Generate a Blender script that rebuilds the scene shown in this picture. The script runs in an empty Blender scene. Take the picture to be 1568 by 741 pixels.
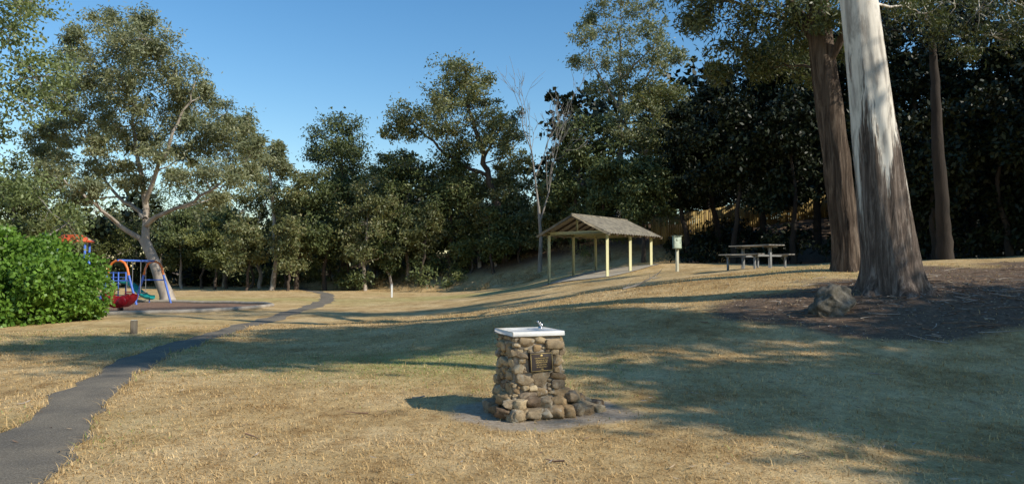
import bpy, math, random
import numpy as np
from mathutils import Vector, Matrix, noise
random.seed(5); RNG=np.random.default_rng(5)
FPX=1132.0; CX=784.0; CY=370.5; HOR=414.0
TH=math.atan((HOR-CY)/FPX); CAMZ=1.6
SC=bpy.context.scene
def P(px,py,d):
    u=(px-CX)/FPX; v=(CY-py)/FPX
    dy=math.cos(TH)-v*math.sin(TH); dz=math.sin(TH)+v*math.cos(TH)
    return (u/dy*d, d, CAMZ+dz/dy*d)
# ---------------------------------------------------------------- terrain
def sm(t):
    t=np.clip(t,0,1); return t*t*(3-2*t)
YBX=[-60,-30,-15,0,10,20,60]; YBY=[80,75,60,49,43,37,30]
def H(x,y):
    x=np.asarray(x,float); y=np.asarray(y,float)
    a=sm((x+6)/16); b=sm((y-6)/15)
    h=1.72*a*b+0.04*np.clip(x-10,0,30)*b
    h=h+.3*sm(x/4)*sm((15-x)/5)*sm((y-33)/8)
    yb=np.interp(x,YBX,YBY)
    amp=np.interp(x,[-32,-16],[0.15,1])
    h=h+3.2*amp*sm((y-yb)/16)
    h=h+.12*np.exp(-((x-7.8)**2+(y-15)**2)/2.5)
    nf=np.clip((y-3)/8,0,1)
    h=h+nf*(.022*np.sin(x*.9+1.3*np.sin(y*.5))+.02*np.sin(y*.8+x*.35)+.012*np.sin(x*1.9-y*1.3))
    return h
def Hf(x,y): return float(H(x,y))
PATH=[(-2.5,1.0),(-3.1,3.0),(-3.9,5.54),(-4.70,7.67),(-5.58,9.74),(-6.35,12.4),(-6.9,14.7),(-7.5,18.9),(-8.35,27.9),(-9.6,38.5),(-12.5,50),(-19,66)]
def path_x(y):
    ys=[p[1] for p in PATH]; xs=[p[0] for p in PATH]; return np.interp(y,ys,xs)
def path_hw(x,y): return np.interp(y,[0,6,10,20,40],[.47,.44,.37,.36,.42])+.05*np.sin(y*2.1)+.03*np.sin(y*5.3+1)
FC=(.19,8.32)   # fountain centre
GUM=(7.79,15.0)
def litter(x,y):
    w=.25*np.sin(x*1.7+y)+.2*np.sin(y*2.3-x*.8)
    d1=np.sqrt(((x-GUM[0]-1.0)/4.6)**2+((y-GUM[1]+.5)/2.6)**2)+w*.5
    d2=np.sqrt(((x-13)/4.8)**2+((y-16.5)/3.0)**2)+w*.5
    m=np.maximum(sm((1.35-d1)/.6),sm((1.3-d2)/.6))
    yb=np.interp(x,YBX,YBY)
    under=sm((y-yb-np.where(x>10,-5,3))/6)
    return np.maximum(m,under*.8)
def green(x,y):
    g=.8*np.exp(-((x+1.6)/3.2)**2-((y-12.2)/2.0)**2)
    g=g+.5*np.exp(-((x+6.5)/2.0)**2-((y-6.5)/3)**2)
    g=g+.6*np.exp(-((y-40)/4)**2)*sm((-x+2)/6)
    g=g+.35*np.exp(-((x+12)/4)**2-((y-17)/2.5)**2)
    g=g+.45*np.exp(-((x-3)/5)**2-((y-42)/3)**2)
    return np.clip(g,0,1)
def pad(x,y):
    d=np.sqrt(((x-FC[0]-.1)/1.15)**2+((y-FC[1]+.12)/.82)**2)+.10*np.sin(x*5+y*3)+.07*np.sin(y*9-x*4)+.04*np.sin(x*15+y*11)
    return sm((1.12-d)/.4)
# ---------------------------------------------------------------- mesh helpers
def link(o,parent=None):
    SC.collection.objects.link(o)
    if parent is not None: o.parent=parent
    return o
def build(name,V,Q=None,T=None,mats=(),qm=None,tm=None,smooth=False,parent=None,attrs=None,loc=None):
    V=np.asarray(V,np.float32).reshape(-1,3)
    me=bpy.data.meshes.new(name)
    nq=0 if Q is None else len(Q); nt=0 if T is None else len(T)
    loops=[]
    if nq: loops.append(np.asarray(Q,np.int32).ravel())
    if nt: loops.append(np.asarray(T,np.int32).ravel())
    L=np.concatenate(loops)
    me.vertices.add(len(V)); me.vertices.foreach_set('co',V.ravel())
    me.loops.add(len(L)); me.loops.foreach_set('vertex_index',L)
    me.polygons.add(nq+nt)
    st=np.concatenate([np.arange(nq)*4, nq*4+np.arange(nt)*3]).astype(np.int32)
    me.polygons.foreach_set('loop_start',st)
    mi=np.zeros(nq+nt,np.int32)
    if qm is not None: mi[:nq]=qm
    if tm is not None: mi[nq:]=tm
    for m in mats: me.materials.append(m)
    me.polygons.foreach_set('material_index',mi)
    if smooth is True: me.polygons.foreach_set('use_smooth',np.ones(nq+nt,bool))
    elif smooth is not False: me.polygons.foreach_set('use_smooth',np.asarray(smooth,bool))
    if attrs:
        for k,a in attrs.items():
            at=me.attributes.new(k,'FLOAT','POINT'); at.data.foreach_set('value',np.asarray(a,np.float32))
    me.update(calc_edges=True); me.validate()
    o=bpy.data.objects.new(name,me)
    if loc is not None: o.location=loc
    return link(o,parent)
def empty(name,loc=(0,0,0),rz=0):
    e=bpy.data.objects.new(name,None); e.location=loc; e.rotation_euler=(0,0,rz); e.empty_display_size=.2
    return link(e)
class MB:
    def __init__(s): s.V=[];s.Q=[];s.T=[];s.qm=[];s.tm=[];s.n=0
    def add(s,V,Q=None,T=None,m=0):
        V=np.asarray(V,float)
        if Q is not None and len(Q): s.Q.append(np.asarray(Q,int)+s.n); s.qm.append(np.full(len(Q),m))
        if T is not None and len(T): s.T.append(np.asarray(T,int)+s.n); s.tm.append(np.full(len(T),m))
        s.V.append(V); s.n+=len(V)
    def tube(s,pts,rad,k=6,m=0,cap=False):
        pts=np.asarray(pts,float); n=len(pts)
        rad=np.broadcast_to(np.asarray(rad,float),(n,))
        t=np.gradient(pts,axis=0); t/=np.linalg.norm(t,axis=1)[:,None]+1e-9
        ref=np.array([0,0,1.]) if abs(t[:,2]).mean()<.75 else np.array([1.,.13,0])
        a=np.cross(t,ref); a/=np.linalg.norm(a,axis=1)[:,None]+1e-9
        b=np.cross(t,a)
        an=np.arange(k)*2*math.pi/k
        V=(pts[:,None,:]+rad[:,None,None]*(np.cos(an)[None,:,None]*a[:,None,:]+np.sin(an)[None,:,None]*b[:,None,:])).reshape(-1,3)
        i=np.arange(n-1)[:,None]*k; j=np.arange(k)[None,:]; j2=(j+1)%k
        Q=np.stack([i+j,i+j2,i+k+j2,i+k+j],-1).reshape(-1,4)
        T=None
        if cap:
            V=np.vstack([V,pts[0],pts[-1]]); c0=n*k; c1=c0+1; jj=np.arange(k)
            T=np.vstack([np.stack([(jj+1)%k,jj,np.full(k,c0)],-1),np.stack([(n-1)*k+jj,(n-1)*k+(jj+1)%k,np.full(k,c1)],-1)])
        s.add(V,Q,T,m)
    def box(s,c,size,R=None,m=0,bev=0.0):
        h=np.array(size,float)/2
        if bev<=0:
            V=np.array([[x,y,z] for z in(-1,1) for y in(-1,1) for x in(-1,1)],float)*h
            Q=[[0,2,3,1],[4,5,7,6],[0,1,5,4],[2,6,7,3],[0,4,6,2],[1,3,7,5]];T=None
        else:
            b=min(bev,h.min()*.9)
            V=[];idx={}
            for sx in(-1,1):
                for sy in(-1,1):
                    for sz in(-1,1):
                        s3=np.array([sx,sy,sz])
                        for ax in range(3):
                            p=s3*(h-b); p[ax]=s3[ax]*h[ax]; idx[(sx,sy,sz,ax)]=len(V); V.append(p)
            V=np.array(V);Q=[];T=[]
            for ax in range(3):
                o=[a for a in range(3) if a!=ax]
                for sg in(-1,1):
                    f=[]
                    for(a,bb) in((-1,-1),(1,-1),(1,1),(-1,1)):
                        k=[0,0,0];k[ax]=sg;k[o[0]]=a;k[o[1]]=bb;f.append(idx[(k[0],k[1],k[2],ax)])
                    Q.append(f)
                for a in(-1,1):
                    for bb in(-1,1):
                        k0=[0,0,0];k0[o[0]]=a;k0[o[1]]=bb
                        k1=list(k0);k0[ax]=-1;k1[ax]=1
                        Q.append([idx[(*k0,o[0])],idx[(*k1,o[0])],idx[(*k1,o[1])],idx[(*k0,o[1])]])
            for sx in(-1,1):
                for sy in(-1,1):
                    for sz in(-1,1): T.append([idx[(sx,sy,sz,a)] for a in range(3)])
        if R is not None: V=V@np.array(R).T
        s.add(V+np.array(c),Q,T,m)
    def beam(s,p0,p1,w,h,m=0,bev=.004):
        p0=Vector(p0);p1=Vector(p1);d=p1-p0;L=d.length;d.normalize()
        up=Vector((0,0,1)) if abs(d.z)<.9 else Vector((0,1,0))
        sx=d.cross(up).normalized();u=sx.cross(d)
        R=np.array([[d[i],sx[i],u[i]] for i in range(3)])
        s.box(((p0+p1)/2)[:],(L,w,h),R,m,bev)
    def out(s,name,mats,smooth=False,parent=None,loc=None):
        return build(name,np.vstack(s.V),np.vstack(s.Q) if s.Q else None,np.vstack(s.T) if s.T else None,mats,
            np.concatenate(s.qm) if s.qm else None,np.concatenate(s.tm) if s.tm else None,smooth,parent,None,loc)
_ico={}
def ico(n):
    if n not in _ico:
        import bmesh
        b=bmesh.new(); bmesh.ops.create_icosphere(b,subdivisions=n,radius=1)
        _ico[n]=(np.array([v.co[:] for v in b.verts]),np.array([[v.index for v in f.verts] for f in b.faces])); b.free()
    return _ico[n]
_sr=np.random.default_rng(77)
def stone(mb,c,size,R,m=0,box=.5,amp=.12,sub=3,fr=1.6,cuts=9):
    V,T=ico(sub); p=np.sign(V)*np.abs(V)**box
    p/= (np.abs(p)**6).sum(1)[:,None]**(1/6)
    for _ in range(cuts):          # knock flat facets off it, like split field stone
        nrm=_sr.normal(0,1,3); nrm/=np.linalg.norm(nrm); k=_sr.uniform(.74,1.1)
        dd=p@nrm-k; p=p-np.clip(dd,0,None)[:,None]*nrm*.97
    off=Vector((random.random()*90,random.random()*90,random.random()*90))
    dsp=np.array([noise.noise(Vector(v)*fr+off)+.45*noise.noise(Vector(v)*fr*2.7+off) for v in p.tolist()])
    p=p*(1+amp*dsp)[:,None]*np.array(size)/2
    p=p@np.array(R).T+np.array(c)
    mb.add(p,None,T,m)
# ---------------------------------------------------------------- materials
def new_mat(name):
    m=bpy.data.materials.new(name); m.use_nodes=True; nt=m.node_tree
    return m,nt,nt.nodes['Principled BSDF'],nt.nodes['Material Output']
def N(nt,t,**k):
    n=nt.nodes.new(t)
    for a,b in k.items(): setattr(n,a,b)
    return n
def noise_n(nt,scale,detail=4,rough=.6,vec=None,dist=0):
    n=N(nt,'ShaderNodeTexNoise'); n.inputs['Scale'].default_value=scale; n.inputs['Detail'].default_value=detail
    n.inputs['Roughness'].default_value=rough; n.inputs['Distortion'].default_value=dist
    if vec is not None: nt.links.new(vec,n.inputs['Vector'])
    return n.outputs['Fac']
def ramp(nt,fac,stops):
    r=N(nt,'ShaderNodeValToRGB'); e=r.color_ramp.elements
    while len(e)<len(stops): e.new(.5)
    for i,(p,c) in enumerate(stops):
        e[i].position=p; e[i].color=(*c,1) if len(c)==3 else c
    nt.links.new(fac,r.inputs[0]); return r.outputs[0]
def mixc(nt,f,a,b,mode='MIX'):
    n=N(nt,'ShaderNodeMix',data_type='RGBA',blend_type=mode)
    for s,v in((0,f),(6,a),(7,b)):
        if hasattr(v,'links'): nt.links.new(v,n.inputs[s])
        elif s==0: n.inputs[0].default_value=v
        else: n.inputs[s].default_value=(*v,1)
    return n.outputs[2]
def mth(nt,op,a,b=None,clamp=False):
    n=N(nt,'ShaderNodeMath',operation=op,use_clamp=clamp)
    for i,v in enumerate((a,b)):
        if v is None: continue
        if hasattr(v,'links'): nt.links.new(v,n.inputs[i])
        else: n.inputs[i].default_value=v
    return n.outputs[0]
def objco(nt,scale=None,kind='Object'):
    t=N(nt,'ShaderNodeTexCoord').outputs[kind]
    if scale:
        m=N(nt,'ShaderNodeMapping'); m.inputs['Scale'].default_value=scale; nt.links.new(t,m.inputs[0]); t=m.outputs[0]
    return t
def bump(nt,bs,h,strength,dist):
    b=N(nt,'ShaderNodeBump'); b.inputs['Strength'].default_value=strength; b.inputs['Distance'].default_value=dist
    nt.links.new(h,b.inputs['Height']); nt.links.new(b.outputs[0],bs.inputs['Normal'])
def simple(name,c1,c2,scale=3,rough=.7,bs=.3,bd=.01,metal=0,sc3=None,spec=.3,bscale=None):
    m,nt,p,o=new_mat(name); v=objco(nt,sc3)
    f=noise_n(nt,scale,5,.65,v)
    nt.links.new(ramp(nt,f,[(.3,c1),(.7,c2)]),p.inputs['Base Color'])
    p.inputs['Roughness'].default_value=rough; p.inputs['Metallic'].default_value=metal
    p.inputs['Specular IOR Level'].default_value=spec
    if bs: bump(nt,p,noise_n(nt,bscale or scale*5,5,.7,v),bs,bd)
    return m
def leaf_mat(name,c1,c2,tr=.3,nsc=.5,c3=None):
    m,nt,p,o=new_mat(name); g=N(nt,'ShaderNodeNewGeometry')
    st=[(0,c1),(1,c2)] if c3 is None else [(0,c1),(.8,c2),(1,c3)]
    c=ramp(nt,g.outputs['Random Per Island'],st)
    f=noise_n(nt,nsc,2,.6,objco(nt))
    k=ramp(nt,f,[(.3,(.60,.64,.58)),(.7,(1.25,1.2,1.15))])
    c=mixc(nt,1.0,c,k,'MULTIPLY')
    nt.links.new(c,p.inputs['Base Color']); p.inputs['Roughness'].default_value=.45; p.inputs['Specular IOR Level'].default_value=.4 if tr else .2
    if tr:
        t=N(nt,'ShaderNodeBsdfTranslucent'); nt.links.new(mixc(nt,1.0,c,(1.15,1.15,.6),'MULTIPLY'),t.inputs[0])
        ms=N(nt,'ShaderNodeMixShader'); ms.inputs[0].default_value=tr
        nt.links.new(p.outputs[0],ms.inputs[1]); nt.links.new(t.outputs[0],ms.inputs[2]); nt.links.new(ms.outputs[0],o.inputs[0])
    return m
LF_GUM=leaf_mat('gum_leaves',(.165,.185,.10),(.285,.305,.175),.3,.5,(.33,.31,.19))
LF_GUM2=leaf_mat('gum_leaves_mid',(.115,.138,.058),(.24,.25,.112),.28,.45,(.30,.26,.13))
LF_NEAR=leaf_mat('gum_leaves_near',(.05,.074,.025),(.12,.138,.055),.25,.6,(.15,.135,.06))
LF_DARK=leaf_mat('dark_leaves',(.06,.085,.032),(.14,.16,.06),0,.5)
LF_VDARK=leaf_mat('shade_toned_leaves',(.010,.016,.008),(.028,.036,.015),0,.5)  # near-black: the deep shade under the trees is put into the leaf colour
LF_BRIGHT=leaf_mat('bush_leaves',(.09,.19,.025),(.19,.33,.05),.3,1.2)
LF_POP=leaf_mat('poplar_leaves',(.14,.18,.07),(.27,.32,.14),.35,.8)
LF_OLIVE=leaf_mat('olive_leaves',(.12,.145,.045),(.24,.25,.09),.28,.4)
LF_DRYB=leaf_mat('dry_undergrowth_blades',(.22,.16,.08),(.42,.32,.17),0,.4)
BARK_PALE=simple('bark_pale',(.20,.155,.12),(.50,.44,.37),2.2,.8,.4,.02,sc3=(1,1,.3))
BARK_DARK=simple('bark_dark',(.045,.034,.027),(.12,.09,.068),3,.9,.6,.03,sc3=(1,1,.25))
BARK_VDARK=simple('shade_toned_bark',(.02,.016,.013),(.055,.042,.033),3,.95,.6,.03,sc3=(1,1,.25))  # trunk shade put into the bark colour, darker than the bark itself
BARK_GREY=simple('bark_grey',(.15,.13,.105),(.36,.33,.29),3,.9,.4,.02,sc3=(1,1,.3))
def bark_rough():
    m,nt,p,o=new_mat('bark_stringy'); v=objco(nt,(1,1,.1))
    f=noise_n(nt,9,6,.7,v,.6); f2=noise_n(nt,1.3,3,.5,objco(nt))
    c=ramp(nt,f,[(.32,(.018,.013,.010)),(.5,(.085,.062,.047)),(.68,(.22,.17,.13))])
    c=mixc(nt,ramp(nt,f2,[(.4,(0,0,0)),(.75,(.5,.5,.5))]),c,(.12,.088,.065))
    nt.links.new(c,p.inputs['Base Color']); p.inputs['Roughness'].default_value=.95; p.inputs['Specular IOR Level'].default_value=.1
    bump(nt,p,f,1.0,.05); return m
BARK_ROUGH=bark_rough()
def bark_gum():
    m,nt,p,o=new_mat('bark_ribbon_gum'); oc=objco(nt); v=objco(nt,(1,1,.09))
    f=noise_n(nt,10,6,.75,v,.5)
    rough=ramp(nt,f,[(.34,(.032,.024,.019)),(.5,(.125,.092,.072)),(.66,(.31,.25,.205))])
    f3=noise_n(nt,3.4,6,.65,objco(nt,(1,1,.2)),.5)
    smooth=ramp(nt,f3,[(.30,(.24,.205,.17)),(.43,(.42,.375,.32)),(.50,(.64,.585,.50)),(.62,(.75,.69,.60)),(.72,(.50,.46,.40))])
    sp=N(nt,'ShaderNodeSeparateXYZ'); nt.links.new(oc,sp.inputs[0])
    st=noise_n(nt,3.6,5,.7,objco(nt,(1,1,.07)))
    hgt=mth(nt,'ADD',sp.outputs[2],mth(nt,'MULTIPLY',mth(nt,'SUBTRACT',st,.5),13.0))
    k=mth(nt,'MULTIPLY',mth(nt,'SUBTRACT',hgt,2.7),1.3,True)
    nt.links.new(mixc(nt,k,rough,smooth),p.inputs['Base Color'])
    p.inputs['Roughness'].default_value=.8; p.inputs['Specular IOR Level'].default_value=.2
    inv=mth(nt,'SUBTRACT',1.1,k)
    bump(nt,p,mth(nt,'MULTIPLY',f,inv),1.0,.055); return m
BARK_GUM=bark_gum()
def dry_col(nt):
    v=objco(nt)
    a=N(nt,'ShaderNodeAttribute',attribute_name='green').outputs['Fac']
    n1=noise_n(nt,.55,5,.65,v); n2=noise_n(nt,6,4,.7,v); n3=noise_n(nt,.16,3,.5,v)
    straw=ramp(nt,n1,[(.28,(.45,.29,.13)),(.45,(.63,.44,.21)),(.6,(.74,.54,.285)),(.75,(.79,.61,.345))])
    straw=mixc(nt,.8,straw,ramp(nt,n2,[(.3,(.66,.63,.6)),(.7,(1.13,1.13,1.1))]),'MULTIPLY')
    gm=mth(nt,'ADD',mth(nt,'MULTIPLY',a,1.0),mth(nt,'MULTIPLY',mth(nt,'SUBTRACT',n3,.53),1.4))
    gm=mth(nt,'MULTIPLY',gm,mth(nt,'ADD',n1,.4),True)
    return straw,gm,v,n1,n2
def ground_mat():
    m,nt,p,o=new_mat('dry_lawn'); straw,gm,v,n1,n2=dry_col(nt)
    c=mixc(nt,mth(nt,'MULTIPLY',gm,.8),straw,(.36,.37,.12))
    fine=noise_n(nt,38,4,.8,v)
    c=mixc(nt,.85,c,ramp(nt,fine,[(.3,(.55,.53,.5)),(.52,(.95,.95,.95)),(.72,(1.2,1.19,1.16))]),'MULTIPLY')
    mid=noise_n(nt,2.2,5,.75,objco(nt,(1,.6,1)))
    c=mixc(nt,.8,c,ramp(nt,mid,[(.35,(.66,.57,.48)),(.5,(1,1,1)),(.7,(1.1,1.1,1.08))]),'MULTIPLY')
    li=N(nt,'ShaderNodeAttribute',attribute_name='litter').outputs['Fac']
    l2=mth(nt,'MULTIPLY',mth(nt,'SUBTRACT',mth(nt,'ADD',li,mth(nt,'MULTIPLY',n1,.5)),.5),2.2,True)
    dirt=ramp(nt,noise_n(nt,14,6,.8,v),[(.3,(.075,.05,.035)),(.55,(.18,.125,.085)),(.75,(.36,.265,.19))])
    c=mixc(nt,l2,c,dirt)
    pd=N(nt,'ShaderNodeAttribute',attribute_name='pad').outputs['Fac']
    p2=mth(nt,'MULTIPLY',mth(nt,'SUBTRACT',mth(nt,'ADD',pd,mth(nt,'MULTIPLY',n2,.9)),.75),1.5,True)
    pc=ramp(nt,noise_n(nt,22,6,.75,v),[(.3,(.25,.19,.13)),(.55,(.42,.34,.25)),(.75,(.56,.47,.36))])
    c=mixc(nt,p2,c,pc)
    nt.links.new(c,p.inputs['Base Color']); p.inputs['Roughness'].default_value=.95; p.inputs['Specular IOR Level'].default_value=.1
    hh=mth(nt,'ADD',mth(nt,'MULTIPLY',noise_n(nt,5,3,.6,v),1.2),noise_n(nt,45,4,.8,v))
    bump(nt,p,hh,.7,.035); return m
def blade_mat():
    m,nt,p,o=new_mat('dry_grass_blades'); straw,gm,v,n1,n2=dry_col(nt)
    g=N(nt,'ShaderNodeNewGeometry').outputs['Random Per Island']
    c=mixc(nt,1.0,straw,ramp(nt,g,[(0,(.62,.57,.48)),(.5,(1.0,1.0,1.0)),(1,(1.26,1.26,1.24))]),'MULTIPLY')
    isg=mth(nt,'LESS_THAN',mth(nt,'FRACT',mth(nt,'MULTIPLY',g,37.7)),mth(nt,'MULTIPLY',gm,1.0))
    c=mixc(nt,isg,c,mixc(nt,g,(.22,.28,.07),(.38,.40,.13)))
    nt.links.new(c,p.inputs['Base Color']); p.inputs['Roughness'].default_value=.7; p.inputs['Specular IOR Level'].default_value=.2
    t=N(nt,'ShaderNodeBsdfTranslucent'); nt.links.new(c,t.inputs[0])
    ms=N(nt,'ShaderNodeMixShader'); ms.inputs[0].default_value=.3
    nt.links.new(p.outputs[0],ms.inputs[1]); nt.links.new(t.outputs[0],ms.inputs[2]); nt.links.new(ms.outputs[0],o.inputs[0])
    return m
def asphalt_mat():
    m,nt,p,o=new_mat('asphalt'); v=objco(nt)
    a=noise_n(nt,60,4,.8,v); b=noise_n(nt,1.2,5,.6,v)
    c=ramp(nt,a,[(.3,(.11,.095,.078)),(.55,(.215,.188,.152)),(.75,(.38,.335,.275))])
    c=mixc(nt,.85,c,ramp(nt,b,[(.3,(.68,.68,.68)),(.7,(1.25,1.2,1.08))]),'MULTIPLY')
    nt.links.new(c,p.inputs['Base Color']); p.inputs['Roughness'].default_value=.95; p.inputs['Specular IOR Level'].default_value=.1
    bump(nt,p,a,.7,.012); return m
# ---------------------------------------------------------------- ground
xs=np.concatenate([[-900,-600,-400,-250,-170,-120,-90,-70],np.arange(-55,-20,1.0),np.arange(-20,-3,.3),np.arange(-3,4,.1),np.arange(4,20,.3),np.arange(20,55,1.0),[60,75,100,140,200,300,450,650,900]])
ys=np.concatenate([[-300,-150,-80,-40,-20,-10,-5],np.arange(-2,6,.28),np.arange(6,11,.1),np.arange(11,26,.28),np.arange(26,80,.6),[84,90,100,120,150,200,300,450,700,1000,1500]])
X,Y=np.meshgrid(xs,ys); Z=H(X,Y); nx,ny=len(xs),len(ys)
i=np.arange(ny-1)[:,None]*nx; j=np.arange(nx-1)[None,:]
Q=np.stack([i+j,i+j+1,i+nx+j+1,i+nx+j],-1).reshape(-1,4)
xr,yr=X.ravel(),Y.ravel()
build('ground',np.stack([xr,yr,Z.ravel()],-1),Q,mats=[ground_mat()],smooth=True,attrs={'green':green(xr,yr),'litter':litter(xr,yr),'pad':pad(xr,yr)})
# path
py=np.arange(1,66,.18); px=path_x(py)
for _ in range(6): px[1:-1]=.25*px[:-2]+.5*px[1:-1]+.25*px[2:]
K=9
rg=np.random.default_rng(2)
jl=np.interp(np.arange(len(py)),np.arange(0,len(py)+3,2),rg.normal(0,.035,len(np.arange(0,len(py)+3,2))))
jr=np.interp(np.arange(len(py)),np.arange(0,len(py)+3,2),rg.normal(0,.035,len(np.arange(0,len(py)+3,2))))
hw=path_hw(px,py)
t=np.linspace(0,1,K)[None,:]
XX=(px-hw+jl)[:,None]*(1-t)+(px+hw+jr)[:,None]*t; YY=np.repeat(py[:,None],K,1)
ZZ=H(XX,YY)+.004+.012*(1-(2*t-1)**4)
i=np.arange(len(py)-1)[:,None]*K; j=np.arange(K-1)[None,:]
Q=np.stack([i+j,i+j+1,i+K+j+1,i+K+j],-1).reshape(-1,4)
build('asphalt_path',np.stack([XX.ravel(),YY.ravel(),ZZ.ravel()],-1),Q,mats=[asphalt_mat()],smooth=True)
# ---------------------------------------------------------------- grass
def on_path(x,y,m=0): return np.abs(x-path_x(y))<path_hw(x,y)+m
BM=blade_mat()
def grass():
    n=300000; r=RNG.uniform(3.6,23,n)
    th=RNG.uniform(-.70,.70,n); x=r*np.sin(th); y=r*np.cos(th)
    keep=~on_path(x,y,-.04+0*x)|(RNG.random(n)<.01)
    keep&=RNG.random(n)>pad(x,y)*.93
    keep&=RNG.random(n)>litter(x,y)*.93
    cl=np.sin(x*2.3+1.7*np.sin(y*1.9))*np.sin(y*2.7+1.2*np.sin(x*2.1))
    keep&=RNG.random(n)<.66+.34*cl
    x,y,r=x[keep],y[keep],r[keep]; n=len(x); z=H(x,y)
    edge=np.exp(-(np.abs(np.abs(x-path_x(y))-path_hw(x,y))/.12)**2)
    tuft=(RNG.random(n)<.04)*1.0
    hgt=RNG.gamma(4,.0042,n)*(1+1.3*edge+tuft)*(1+.012*r); w=RNG.uniform(.002,.004,n)*(1+r*.06)
    a=RNG.uniform(0,2*np.pi,n); ln=RNG.normal(0,.95,n)*hgt; ln2=ln*1.9
    dx,dy=np.cos(a),np.sin(a); lx,ly=-dy,dx
    B=np.stack([x,y,z-.003],-1); S=np.stack([dx*w,dy*w,0*w],-1)
    M=B+np.stack([lx*ln*.6,ly*ln*.6,hgt*.6],-1); Tp=B+np.stack([lx*ln2,ly*ln2,hgt],-1)
    V=np.stack([B-S,B+S,M+S*.8,M-S*.8,Tp],1).reshape(-1,3)
    k=np.arange(n)[:,None]*5
    build('grass',V,k+np.array([[0,1,2,3]]),k+np.array([[3,2,4]]),mats=[BM],attrs={'green':np.repeat(green(x,y),5)})
grass()
def litterobj():
    mb=MB(); rnd=random.Random(8)
    for k in range(6000):
        if k<4300:
            x=rnd.gauss(9.4,3.2); y=rnd.gauss(14.7,1.9)
            if litter(np.array(x),np.array(y))<.3: continue
        else:
            r=rnd.uniform(4,24); a=rnd.uniform(-.6,.68); x=r*math.sin(a); y=r*math.cos(a)
            if rnd.random()>.3+.7*(x>1): continue
        z=Hf(x,y)+.025; a=rnd.uniform(0,6.28); big=rnd.random()>(.9 if k<4300 else .985)
        L=rnd.uniform(.2,.7) if big else rnd.uniform(.03,.12)
        if k>=4300 and big: L=rnd.uniform(.12,.3)
        d=np.array([math.cos(a),math.sin(a),rnd.gauss(0,.1)]); s=np.array([-math.sin(a),math.cos(a),rnd.gauss(0,.3)])
        w=rnd.uniform(.006,.02) if k<4300 else rnd.uniform(.004,.010); c=np.array([x,y,z])
        if big: mb.tube([c-d*L/2,c+s*L*.08,c+d*L/2],[.009,.008,.004],4,m=rnd.choice([0,1]))
        else: mb.add([c-d*L/2,c+s*w,c+d*L/2+np.array([0,0,.01]),c-s*w],[[0,1,2,3]],m=rnd.choice([0,0,1,2]))
    mb.out('leaf_litter',[simple('litter_brown',(.14,.085,.05),(.32,.20,.13),8,.9,0),simple('litter_grey',(.26,.215,.17),(.46,.39,.32),8,.9,0),simple('litter_tan',(.36,.25,.14),(.52,.39,.25),8,.9,0)])
litterobj()
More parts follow.
